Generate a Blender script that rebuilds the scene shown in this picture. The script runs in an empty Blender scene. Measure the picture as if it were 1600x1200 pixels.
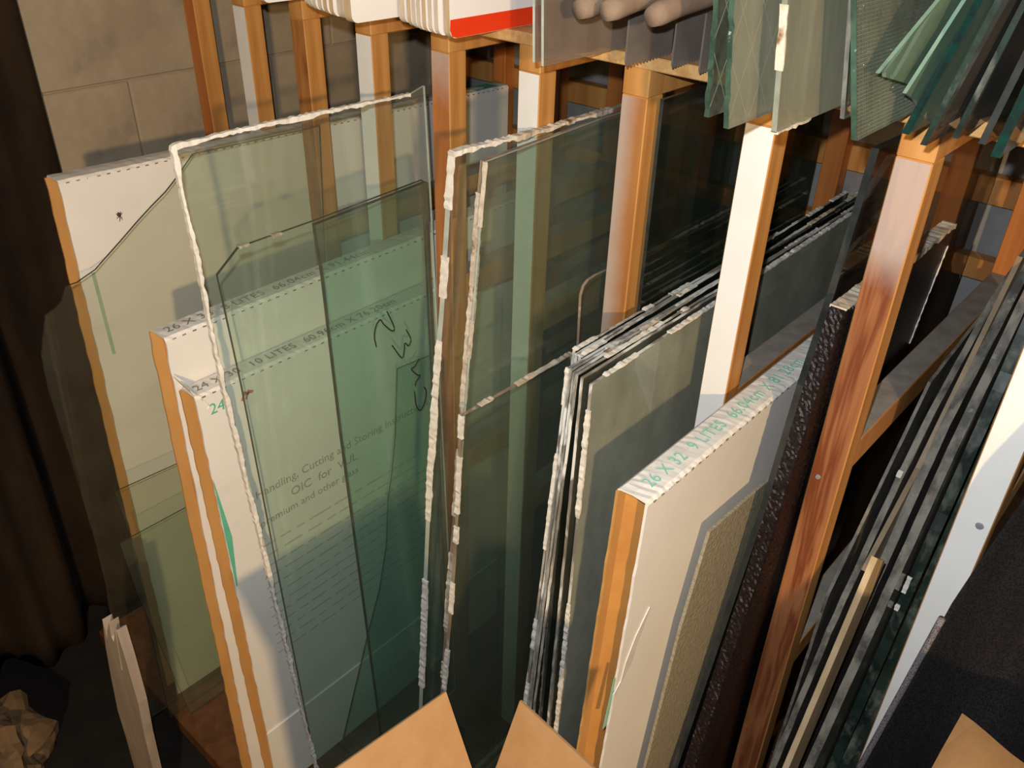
import bpy, bmesh, math, random
from mathutils import Vector, Matrix, noise

SC = bpy.context.scene
COL = SC.collection

# ------------------------------------------------------------------ camera
cam_d = bpy.data.cameras.new('camera')
cam_d.sensor_width = 36.0
cam_d.lens = 1340.0 / 1600.0 * 36.0
cam_d.clip_start = 0.02
cam = bpy.data.objects.new('camera', cam_d)
COL.objects.link(cam)
CX = Vector((0.74563, 0.66593, 0.02408))
CU = Vector((-0.37345, 0.38768, 0.84276))
CB = Vector((0.55188, -0.63738, 0.53776))
CP = Vector((0.0, -1.05, 1.85))
cam.matrix_world = Matrix(((CX.x, CU.x, CB.x, CP.x), (CX.y, CU.y, CB.y, CP.y), (CX.z, CU.z, CB.z, CP.z), (0, 0, 0, 1)))
SC.camera = cam

# ------------------------------------------------------------------ light
SC.view_settings.view_transform = 'Standard'
SC.view_settings.look = 'None'
SC.view_settings.exposure = -0.12
SC.view_settings.gamma = 1.0
SC.view_settings.use_curve_mapping = False
SC.cycles.transparent_max_bounces = 64
SC.cycles.max_bounces = 6
world = bpy.data.worlds.new('room_ambience')
SC.world = world
world.use_nodes = True
world.node_tree.nodes['Background'].inputs[0].default_value = (1.0, 0.74, 0.48, 1)
world.node_tree.nodes['Background'].inputs[1].default_value = 0.045


def point_lamp(name, loc, power, radius, col):
    d = bpy.data.lights.new(name, 'POINT')
    d.energy = power
    d.shadow_soft_size = radius
    d.color = col
    o = bpy.data.objects.new(name, d)
    o.location = loc
    COL.objects.link(o)
    return o


# the camera's own flash, a few centimetres above and left of the lens
point_lamp('camera_flash', CP - CX * 0.022 + CU * 0.055, 66.0, 0.008, (0.92, 0.95, 1.0))
# a warm bulb hanging in the room behind the photographer
point_lamp('workshop_bulb', (1.94, -2.54, 2.23), 380.0, 0.05, (1.0, 0.68, 0.35))

# ------------------------------------------------------------------ material helpers
MATS = {}


def new_mat(name):
    m = bpy.data.materials.new(name)
    m.use_nodes = True
    nt = m.node_tree
    nt.nodes.clear()
    MATS[name] = m
    out = nt.nodes.new('ShaderNodeOutputMaterial')
    return m, nt, out


def nd(nt, typ, **kw):
    n = nt.nodes.new(typ)
    for k, v in kw.items():
        if k == 'i':
            for kk, vv in v.items():
                n.inputs[kk].default_value = vv
        else:
            setattr(n, k, v)
    return n


def c4(c):
    return (c[0], c[1], c[2], 1.0)


def noise_fac(nt, scale, detail=4.0, rough=0.6, stretch=(1, 1, 1), lo=0.35, hi=0.65, dist=0.0):
    tc = nd(nt, 'ShaderNodeTexCoord')
    mp = nd(nt, 'ShaderNodeMapping')
    mp.inputs['Scale'].default_value = stretch
    nt.links.new(tc.outputs['Object'], mp.inputs['Vector'])
    n = nd(nt, 'ShaderNodeTexNoise', i={'Scale': scale, 'Detail': detail, 'Roughness': rough, 'Distortion': dist})
    nt.links.new(mp.outputs[0], n.inputs['Vector'])
    r = nd(nt, 'ShaderNodeMapRange', i={'From Min': lo, 'From Max': hi})
    nt.links.new(n.outputs['Fac'], r.inputs['Value'])
    return r.outputs['Result'], n.outputs['Fac']


def mixc(nt, fac, a, b):
    m = nd(nt, 'ShaderNodeMix', data_type='RGBA')
    if isinstance(fac, float):
        m.inputs[0].default_value = fac
    else:
        nt.links.new(fac, m.inputs[0])
    for sock, v in ((m.inputs[6], a), (m.inputs[7], b)):
        if isinstance(v, tuple):
            sock.default_value = c4(v)
        else:
            nt.links.new(v, sock)
    return m.outputs[2]


def diffuse_mat(name, a, b, scale=8.0, stretch=(1, 1, 1), rough=0.75, lo=0.35, hi=0.65, detail=5.0, bump=0.0, spec=0.3, dist=0.0,
                third=None):
    m, nt, out = new_mat(name)
    fac, raw = noise_fac(nt, scale, detail, 0.65, stretch, lo, hi, dist)
    col = mixc(nt, fac, a, b)
    if third:
        c3, s3, lo3, hi3, st3 = third
        f3, _ = noise_fac(nt, s3, 4.0, 0.6, st3, lo3, hi3)
        col = mixc(nt, f3, col, c3)
    p = nd(nt, 'ShaderNodeBsdfPrincipled', i={'Roughness': rough, 'Specular IOR Level': spec})
    nt.links.new(col, p.inputs['Base Color'])
    if bump:
        bp = nd(nt, 'ShaderNodeBump', i={'Strength': bump, 'Distance': 0.004})
        nt.links.new(raw, bp.inputs['Height'])
        nt.links.new(bp.outputs[0], p.inputs['Normal'])
    nt.links.new(p.outputs[0], out.inputs[0])
    return m


def glass_mat(name, tint, dust=0.06, dust_col=(0.45, 0.47, 0.40), rough=0.02, refl=1.0, dscale=6.0, stretch=(1, 1, 1), pattern=None):
    """thin glass: tinted see-through, Fresnel sheen, a film of dust"""
    m, nt, out = new_mat(name)
    tr = nd(nt, 'ShaderNodeBsdfTransparent', i={'Color': c4(tint)})
    gl = nd(nt, 'ShaderNodeBsdfGlossy', i={'Roughness': rough, 'Color': (1, 1, 1, 1)})
    lw = nd(nt, 'ShaderNodeLayerWeight', i={'Blend': 0.5})
    pw = nd(nt, 'ShaderNodeMath', operation='POWER', i={1: 5.0})
    nt.links.new(lw.outputs['Facing'], pw.inputs[0])
    ma = nd(nt, 'ShaderNodeMath', operation='MULTIPLY_ADD', i={1: 0.80 * refl, 2: 0.04 * refl})
    nt.links.new(pw.outputs[0], ma.inputs[0])
    mx = nd(nt, 'ShaderNodeMixShader')
    nt.links.new(ma.outputs[0], mx.inputs[0])
    nt.links.new(tr.outputs[0], mx.inputs[1])
    nt.links.new(gl.outputs[0], mx.inputs[2])
    df = nd(nt, 'ShaderNodeBsdfDiffuse', i={'Color': c4(dust_col)})
    fac, raw = noise_fac(nt, dscale, 6.0, 0.7, stretch, 0.30, 0.75)
    mm = nd(nt, 'ShaderNodeMapRange', i={'To Min': dust * 0.45, 'To Max': dust * 1.7})
    nt.links.new(fac, mm.inputs['Value'])
    m2 = nd(nt, 'ShaderNodeMixShader')
    nt.links.new(mm.outputs[0], m2.inputs[0])
    nt.links.new(mx.outputs[0], m2.inputs[1])
    nt.links.new(df.outputs[0], m2.inputs[2])
    if pattern:
        kind, sc, st = pattern
        tc = nd(nt, 'ShaderNodeTexCoord')
        if kind == 'grid':
            ws = []
            for ax in ('Y', 'Z'):
                w = nd(nt, 'ShaderNodeTexWave', bands_direction=ax, i={'Scale': sc, 'Distortion': 0.4})
                nt.links.new(tc.outputs['Object'], w.inputs['Vector'])
                ws.append(w.outputs['Fac'])
            a = nd(nt, 'ShaderNodeMath', operation='MULTIPLY')
            nt.links.new(ws[0], a.inputs[0])
            nt.links.new(ws[1], a.inputs[1])
            h = a.outputs[0]
        else:
            v = nd(nt, 'ShaderNodeTexVoronoi', i={'Scale': sc})
            nt.links.new(tc.outputs['Object'], v.inputs['Vector'])
            h = v.outputs['Distance']
        bp = nd(nt, 'ShaderNodeBump', i={'Strength': st, 'Distance': 0.004})
        nt.links.new(h, bp.inputs['Height'])
        nt.links.new(bp.outputs[0], gl.inputs['Normal'])
        nt.links.new(bp.outputs[0], df.inputs['Normal'])
    nt.links.new(m2.outputs[0], out.inputs[0])
    return m


def wood_mat(name, light, dark, grain=(18, 18, 1.2), rough=0.45, knots=False, haze=None):
    """softwood: stretched grain; haze = (colour, axis, start, end): pale tone fading in along that axis"""
    m, nt, out = new_mat(name)
    tc = nd(nt, 'ShaderNodeTexCoord')
    mp = nd(nt, 'ShaderNodeMapping')
    mp.inputs['Scale'].default_value = grain
    nt.links.new(tc.outputs['Object'], mp.inputs['Vector'])
    n = nd(nt, 'ShaderNodeTexNoise', i={'Scale': 1.6, 'Detail': 4.0, 'Roughness': 0.55, 'Distortion': 0.6})
    nt.links.new(mp.outputs[0], n.inputs['Vector'])
    if knots:
        sn = nd(nt, 'ShaderNodeMath', operation='MULTIPLY', i={1: 34.0})
        nt.links.new(n.outputs['Fac'], sn.inputs[0])
        s2 = nd(nt, 'ShaderNodeMath', operation='SINE')
        nt.links.new(sn.outputs[0], s2.inputs[0])
        r = nd(nt, 'ShaderNodeMapRange', i={'From Min': -1.0, 'From Max': 1.0})
        nt.links.new(s2.outputs[0], r.inputs['Value'])
    else:
        r = nd(nt, 'ShaderNodeMapRange', i={'From Min': 0.35, 'From Max': 0.68})
        nt.links.new(n.outputs['Fac'], r.inputs['Value'])
    col = mixc(nt, r.outputs[0], light, dark)
    f2, _ = noise_fac(nt, 3.0, 3.0, 0.5, (1, 1, 0.6), 0.45, 0.8)
    col = mixc(nt, f2, col, tuple(x * 0.72 for x in dark))
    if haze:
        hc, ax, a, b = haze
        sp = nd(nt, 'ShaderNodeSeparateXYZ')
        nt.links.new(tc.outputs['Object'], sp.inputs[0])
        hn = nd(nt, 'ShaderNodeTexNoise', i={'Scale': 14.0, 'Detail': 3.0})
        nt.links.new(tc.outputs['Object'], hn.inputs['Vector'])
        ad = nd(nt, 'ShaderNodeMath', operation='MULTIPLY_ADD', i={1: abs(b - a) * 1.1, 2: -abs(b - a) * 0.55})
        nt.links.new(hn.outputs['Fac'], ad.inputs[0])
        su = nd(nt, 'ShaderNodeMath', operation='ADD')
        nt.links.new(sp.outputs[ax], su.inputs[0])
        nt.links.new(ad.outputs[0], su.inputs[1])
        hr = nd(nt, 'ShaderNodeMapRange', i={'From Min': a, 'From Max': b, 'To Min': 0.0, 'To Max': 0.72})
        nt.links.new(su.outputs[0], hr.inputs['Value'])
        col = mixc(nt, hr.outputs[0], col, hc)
    p = nd(nt, 'ShaderNodeBsdfPrincipled', i={'Roughness': rough, 'Specular IOR Level': 0.4})
    nt.links.new(col, p.inputs['Base Color'])
    nt.links.new(p.outputs[0], out.inputs[0])
    return m


# ------------------------------------------------------------------ materials
PINE_L, PINE_D = (0.58, 0.29, 0.085), (0.40, 0.16, 0.038)
wood_mat('pine', PINE_L, PINE_D)
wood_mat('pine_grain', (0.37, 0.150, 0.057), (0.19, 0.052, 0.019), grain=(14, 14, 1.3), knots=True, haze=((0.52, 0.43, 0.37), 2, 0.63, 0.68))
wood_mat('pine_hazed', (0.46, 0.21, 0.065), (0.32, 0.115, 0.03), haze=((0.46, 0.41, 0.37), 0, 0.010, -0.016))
wood_mat('pine_red', (0.52, 0.19, 0.045), (0.32, 0.085, 0.018))
wood_mat('pine_knotty', (0.52, 0.24, 0.065), (0.26, 0.085, 0.02), grain=(22, 22, 3.0))
wood_mat('pine_pale_top', (0.46, 0.17, 0.045), (0.28, 0.08, 0.018), haze=((0.60, 0.53, 0.46), 2, 0.70, 0.80))  # pale tone fades in towards the top end
wood_mat('old_pine', (0.15, 0.065, 0.024), (0.09, 0.034, 0.012))
wood_mat('pale_wood', (0.62, 0.50, 0.32), (0.42, 0.30, 0.16))
wood_mat('lath_wood', (0.36, 0.26, 0.14), (0.22, 0.16, 0.09))
wood_mat('stake_wood', (0.50, 0.42, 0.34), (0.36, 0.28, 0.21))
diffuse_mat('white_paint', (0.86, 0.85, 0.80), (0.78, 0.77, 0.71), scale=5.0, rough=0.5, third=((0.36, 0.30, 0.22), 26.0, 0.69, 0.73, (1, 1, 0.35)))
diffuse_mat('dusty_top', (0.30, 0.27, 0.23), (0.22, 0.19, 0.16), scale=30.0, rough=0.9)
diffuse_mat('strand_board', (0.66, 0.40, 0.16), (0.48, 0.25, 0.08), scale=60.0, stretch=(1, 3, 1), rough=0.7)
diffuse_mat('concrete', (0.40, 0.33, 0.23), (0.31, 0.25, 0.17), scale=6.0, rough=0.9, bump=0.5, third=((0.24, 0.20, 0.15), 9.0, 0.60, 0.78, (1, 1, 1)))
diffuse_mat('mortar', (0.36, 0.29, 0.20), (0.30, 0.24, 0.16), scale=20.0, rough=0.95)
diffuse_mat('back_wall', (0.27, 0.27, 0.27), (0.20, 0.20, 0.20), scale=7.0, rough=0.9)
diffuse_mat('floor_dark', (0.016, 0.013, 0.010), (0.009, 0.007, 0.006), scale=9.0, rough=0.85)
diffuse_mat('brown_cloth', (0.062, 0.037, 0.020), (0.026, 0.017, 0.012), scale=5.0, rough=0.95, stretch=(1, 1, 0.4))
diffuse_mat('card_brown', (0.56, 0.30, 0.095), (0.47, 0.235, 0.065), scale=12.0, rough=0.8, stretch=(1, 1, 0.3))
diffuse_mat('card_inner', (0.50, 0.24, 0.06), (0.42, 0.19, 0.045), scale=10.0, rough=0.8)
diffuse_mat('card_flap', (0.40, 0.225, 0.095), (0.36, 0.195, 0.075), scale=30.0, rough=0.85)
diffuse_mat('card_white', (0.80, 0.76, 0.68), (0.74, 0.70, 0.62), scale=4.0, rough=0.7, third=((0.66, 0.62, 0.55), 3.0, 0.60, 0.80, (1, 0.4, 2)))
diffuse_mat('card_perforation', (0.30, 0.23, 0.16), (0.20, 0.15, 0.10), scale=40.0, rough=0.9)
diffuse_mat('ink_green', (0.10, 0.42, 0.27), (0.13, 0.48, 0.31), scale=20.0, rough=0.7)
diffuse_mat('ink_pale_green', (0.26, 0.58, 0.44), (0.32, 0.62, 0.48), scale=40.0, rough=0.7)
diffuse_mat('ink_grey', (0.20, 0.19, 0.16), (0.26, 0.25, 0.21), scale=40.0, rough=0.7)
diffuse_mat('ink_red', (0.55, 0.10, 0.06), (0.6, 0.13, 0.08), scale=40.0, rough=0.7)
diffuse_mat('marker_black', (0.015, 0.02, 0.018), (0.02, 0.025, 0.022), scale=40.0, rough=0.5)
diffuse_mat('putty', (0.84, 0.80, 0.70), (0.70, 0.64, 0.53), scale=40.0, rough=0.8, bump=0.6, third=((0.45, 0.33, 0.20), 30.0, 0.66, 0.74, (1, 1, 1)))
diffuse_mat('putty_old', (0.74, 0.66, 0.52), (0.42, 0.33, 0.23), scale=30.0, rough=0.85, bump=0.7, third=((0.20, 0.10, 0.04), 22.0, 0.58, 0.66, (1, 1, 1)))
diffuse_mat('edge_green', (0.055, 0.10, 0.065), (0.020, 0.036, 0.026), scale=25.0, rough=0.25, spec=0.6, third=((0.50, 0.56, 0.48), 55.0, 0.66, 0.72, (1, 1, 1)))  # third colour: pale specks painted in as glints on the broken edge
diffuse_mat('edge_bottle', (0.022, 0.040, 0.030), (0.008, 0.014, 0.011), scale=25.0, rough=0.3, spec=0.5, third=((0.15, 0.165, 0.135), 30.0, 0.52, 0.74, (1, 1, 0.5)))
diffuse_mat('edge_frost', (0.27, 0.28, 0.21), (0.18, 0.18, 0.13), scale=30.0, rough=0.5)
diffuse_mat('edge_mint', (0.18, 0.27, 0.20), (0.12, 0.20, 0.145), scale=30.0, rough=0.4)
diffuse_mat('edge_dusty', (0.25, 0.23, 0.185), (0.075, 0.072, 0.06), scale=16.0, rough=0.6, lo=0.40, hi=0.62, stretch=(2, 1, 1), third=((0.36, 0.34, 0.28), 28.0, 0.64, 0.72, (1, 1, 1)))
diffuse_mat('ink_faded_green', (0.36, 0.50, 0.36), (0.42, 0.54, 0.40), scale=20.0, rough=0.7)
diffuse_mat('ink_faint', (0.30, 0.29, 0.24), (0.38, 0.36, 0.30), scale=40.0, rough=0.7)
diffuse_mat('panel_edge_brown', (0.50, 0.33, 0.17), (0.68, 0.52, 0.33), scale=10.0, rough=0.7, stretch=(8, 1, 1))
diffuse_mat('edge_pale', (0.52, 0.57, 0.48), (0.38, 0.42, 0.34), scale=25.0, rough=0.4, spec=0.5)
diffuse_mat('edge_olive', (0.055, 0.052, 0.026), (0.022, 0.022, 0.012), scale=30.0, rough=0.5, spec=0.3, third=((0.20, 0.18, 0.12), 24.0, 0.66, 0.76, (1, 1, 1)))
diffuse_mat('edge_dirty', (0.20, 0.18, 0.145), (0.46, 0.42, 0.34), scale=14.0, stretch=(3, 1, 1), rough=0.6, lo=0.42, hi=0.60,
            third=((0.80, 0.77, 0.68), 8.0, 0.50, 0.57, (3, 1.2, 1.2)))
diffuse_mat('edge_brown', (0.36, 0.26, 0.18), (0.22, 0.15, 0.10), scale=20.0, rough=0.6, third=((0.60, 0.50, 0.38), 14.0, 0.58, 0.66, (1, 1, 1)))
diffuse_mat('edge_dark', (0.020, 0.022, 0.020), (0.045, 0.048, 0.042), scale=22.0, rough=0.25, spec=0.7, third=((0.45, 0.42, 0.36), 26.0, 0.70, 0.76, (1, 1, 1)))
diffuse_mat('edge_teal', (0.004, 0.045, 0.031), (0.01, 0.02, 0.018), scale=60.0, rough=0.15, spec=0.9, third=((0.30, 0.62, 0.52), 90.0, 0.70, 0.74, (1, 1, 1)))
diffuse_mat('panel_white', (0.88, 0.84, 0.80), (0.84, 0.80, 0.75), scale=5.0, rough=0.35)
diffuse_mat('panel_edge', (0.78, 0.69, 0.55), (0.60, 0.50, 0.36), scale=12.0, rough=0.7, stretch=(8, 1, 1))
diffuse_mat('panel_red', (0.80, 0.055, 0.012), (0.76, 0.045, 0.010), scale=5.0, rough=0.35)
diffuse_mat('blade_steel', (0.10, 0.085, 0.075), (0.16, 0.135, 0.115), scale=9.0, rough=0.45, spec=0.6)
diffuse_mat('handle_tan', (0.30, 0.21, 0.14), (0.20, 0.135, 0.09), scale=14.0, rough=0.8, bump=0.5)
diffuse_mat('mesh_hem', (0.22, 0.21, 0.22), (0.07, 0.065, 0.07), scale=500.0, rough=0.8, lo=0.45, hi=0.55)
diffuse_mat('crumpled_paper', (0.20, 0.125, 0.06), (0.10, 0.06, 0.03), scale=9.0, rough=0.9)
diffuse_mat('tan_textured', (0.36, 0.32, 0.22), (0.28, 0.245, 0.165), scale=150.0, rough=0.45, bump=1.0, spec=0.5)
diffuse_mat('black_rough', (0.007, 0.005, 0.006), (0.016, 0.010, 0.010), scale=130.0, rough=0.34, bump=0.4, spec=0.28, third=((0.09, 0.06, 0.05), 150.0, 0.68, 0.73, (1, 1, 1)))  # third colour: lighter specks painted in for sparkle on the rough surface
diffuse_mat('black_mesh', (0.010, 0.009, 0.010), (0.030, 0.028, 0.030), scale=420.0, rough=0.8, lo=0.45, hi=0.55)
diffuse_mat('tape_white', (0.80, 0.77, 0.70), (0.70, 0.67, 0.60), scale=30.0, rough=0.2, spec=0.6)
diffuse_mat('nail_steel', (0.30, 0.30, 0.31), (0.20, 0.20, 0.21), scale=60.0, rough=0.4)
diffuse_mat('ink_fainter', (0.50, 0.48, 0.41), (0.56, 0.54, 0.46), scale=40.0, rough=0.7)
diffuse_mat('wire_steel', (0.42, 0.45, 0.40), (0.30, 0.33, 0.28), scale=40.0, rough=0.4)
diffuse_mat('insect_dark', (0.10, 0.06, 0.025), (0.06, 0.035, 0.015), scale=40.0, rough=0.8)

G_TINT = (0.925, 0.955, 0.895)
glass_mat('glass_clear', (0.95, 0.965, 0.93), dust=0.03, dust_col=(0.40, 0.38, 0.28))
glass_mat('glass_green', (0.948, 0.981, 0.962), dust=0.035, dust_col=(0.50, 0.54, 0.44))
glass_mat('glass_green_deep', (0.72, 0.83, 0.72), dust=0.06, dust_col=(0.30, 0.40, 0.33))
glass_mat('glass_teal', (0.87, 0.955, 0.935), dust=0.04, dust_col=(0.30, 0.40, 0.34))
glass_mat('glass_dirty', (0.928, 0.960, 0.938), dust=0.055, dust_col=(0.32, 0.33, 0.26), dscale=4.0)
glass_mat('glass_dark', (0.42, 0.50, 0.44), dust=0.06, dust_col=(0.13, 0.16, 0.13), dscale=5.0)
glass_mat('glass_bronze', (0.62, 0.58, 0.52), dust=0.05, dust_col=(0.20, 0.18, 0.15))
glass_mat('glass_smoke', (0.50, 0.50, 0.48), dust=0.16, dust_col=(0.22, 0.22, 0.21), dscale=9.0)
glass_mat('glass_milky', (0.84, 0.87, 0.82), dust=0.42, dust_col=(0.46, 0.48, 0.38), dscale=3.0, stretch=(1, 1.2, 0.7))
glass_mat('glass_dustgrey', (0.55, 0.55, 0.52), dust=0.45, dust_col=(0.20, 0.19, 0.16), dscale=12.0)
glass_mat('glass_frost', (0.74, 0.76, 0.66), dust=0.45, dust_col=(0.33, 0.33, 0.24), dscale=3.0, stretch=(1, 2.0, 0.5))
glass_mat('glass_patterned', (0.55, 0.62, 0.54), dust=0.45, dust_col=(0.37, 0.41, 0.31), pattern=('grid', 85.0, 1.0))
glass_mat('glass_wired', (0.78, 0.82, 0.74), dust=0.22, dust_col=(0.20, 0.21, 0.155), pattern=('cell', 60.0, 0.6))
glass_mat('glass_mint', (0.66, 0.84, 0.72), dust=0.34, dust_col=(0.26, 0.37, 0.27))
glass_mat('plexi', (0.84, 0.80, 0.76), dust=0.28, dust_col=(0.34, 0.28, 0.22), stretch=(1, 3, 0.5))
M = MATS

# ------------------------------------------------------------------ object helpers


def obj(name, bm, mats, parent=None, loc=None, smooth=False):
    me = bpy.data.meshes.new(name)
    bmesh.ops.recalc_face_normals(bm, faces=bm.faces[:])
    bm.to_mesh(me)
    bm.free()
    if not isinstance(mats, (list, tuple)):
        mats = [mats]
    for x in mats:
        me.materials.append(M[x])
    if smooth:
        for p in me.polygons:
            p.use_smooth = True
    o = bpy.data.objects.new(name, me)
    COL.objects.link(o)
    if loc:
        o.location = loc
    if parent:
        o.parent = parent
    return o


def tag(o, label=None, cat=None, group=None, kind=None):
    for k, v in (('label', label), ('category', cat), ('group', group), ('kind', kind)):
        if v:
            o[k] = v
    return o


def empty(name, loc, label, cat, group=None):
    o = bpy.data.objects.new(name, None)
    COL.objects.link(o)
    o.location = loc
    o.empty_display_size = 0.05
    return tag(o, label, cat, group)


def box(bm, x0, x1, y0, y1, z0, z1, bev=0.0, mi=0):
    vs = [bm.verts.new(p) for p in ((x0, y0, z0), (x1, y0, z0), (x1, y1, z0), (x0, y1, z0), (x0, y0, z1), (x1, y0, z1), (x1, y1, z1), (x0, y1, z1))]
    fs = [bm.faces.new([vs[i] for i in f]) for f in ((0, 3, 2, 1), (4, 5, 6, 7), (0, 1, 5, 4), (1, 2, 6, 5), (2, 3, 7, 6), (3, 0, 4, 7))]
    for f in fs:
        f.material_index = mi
    if bev:
        es = list({e for f in fs for e in f.edges})
        bmesh.ops.bevel(bm, geom=es, offset=bev, segments=1, affect='EDGES')
    return fs


def poly(bm, pts, off):
    """closed prism: pts 3-D outline, off = thickness vector; returns (cap, cap, sides)"""
    a = [bm.verts.new(p) for p in pts]
    b = [bm.verts.new(Vector(p) + off) for p in pts]
    c0 = bm.faces.new(a)
    c1 = bm.faces.new(list(reversed(b)))
    sd = []
    n = len(a)
    for i in range(n):
        j = (i + 1) % n
        sd.append(bm.faces.new((a[i], b[i], b[j], a[j])))
    return c0, c1, sd


def resample(pts, step, jag=0.0, rnd=random, zmin=0.11):
    out = []
    n = len(pts)
    for i in range(n):
        p, q = pts[i], pts[(i + 1) % n]
        d = math.hypot(q[0] - p[0], q[1] - p[1])
        k = max(1, int(d / step))
        out.append(p)
        nx, ny = -(q[1] - p[1]) / max(d, 1e-6), (q[0] - p[0]) / max(d, 1e-6)
        for j in range(1, k):
            t = j / k
            x, y = p[0] + (q[0] - p[0]) * t, p[1] + (q[1] - p[1]) * t
            if y > zmin:
                o = rnd.uniform(-jag, jag)
                x += nx * o
                y += ny * o
            out.append((x, y))
    return out


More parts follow.
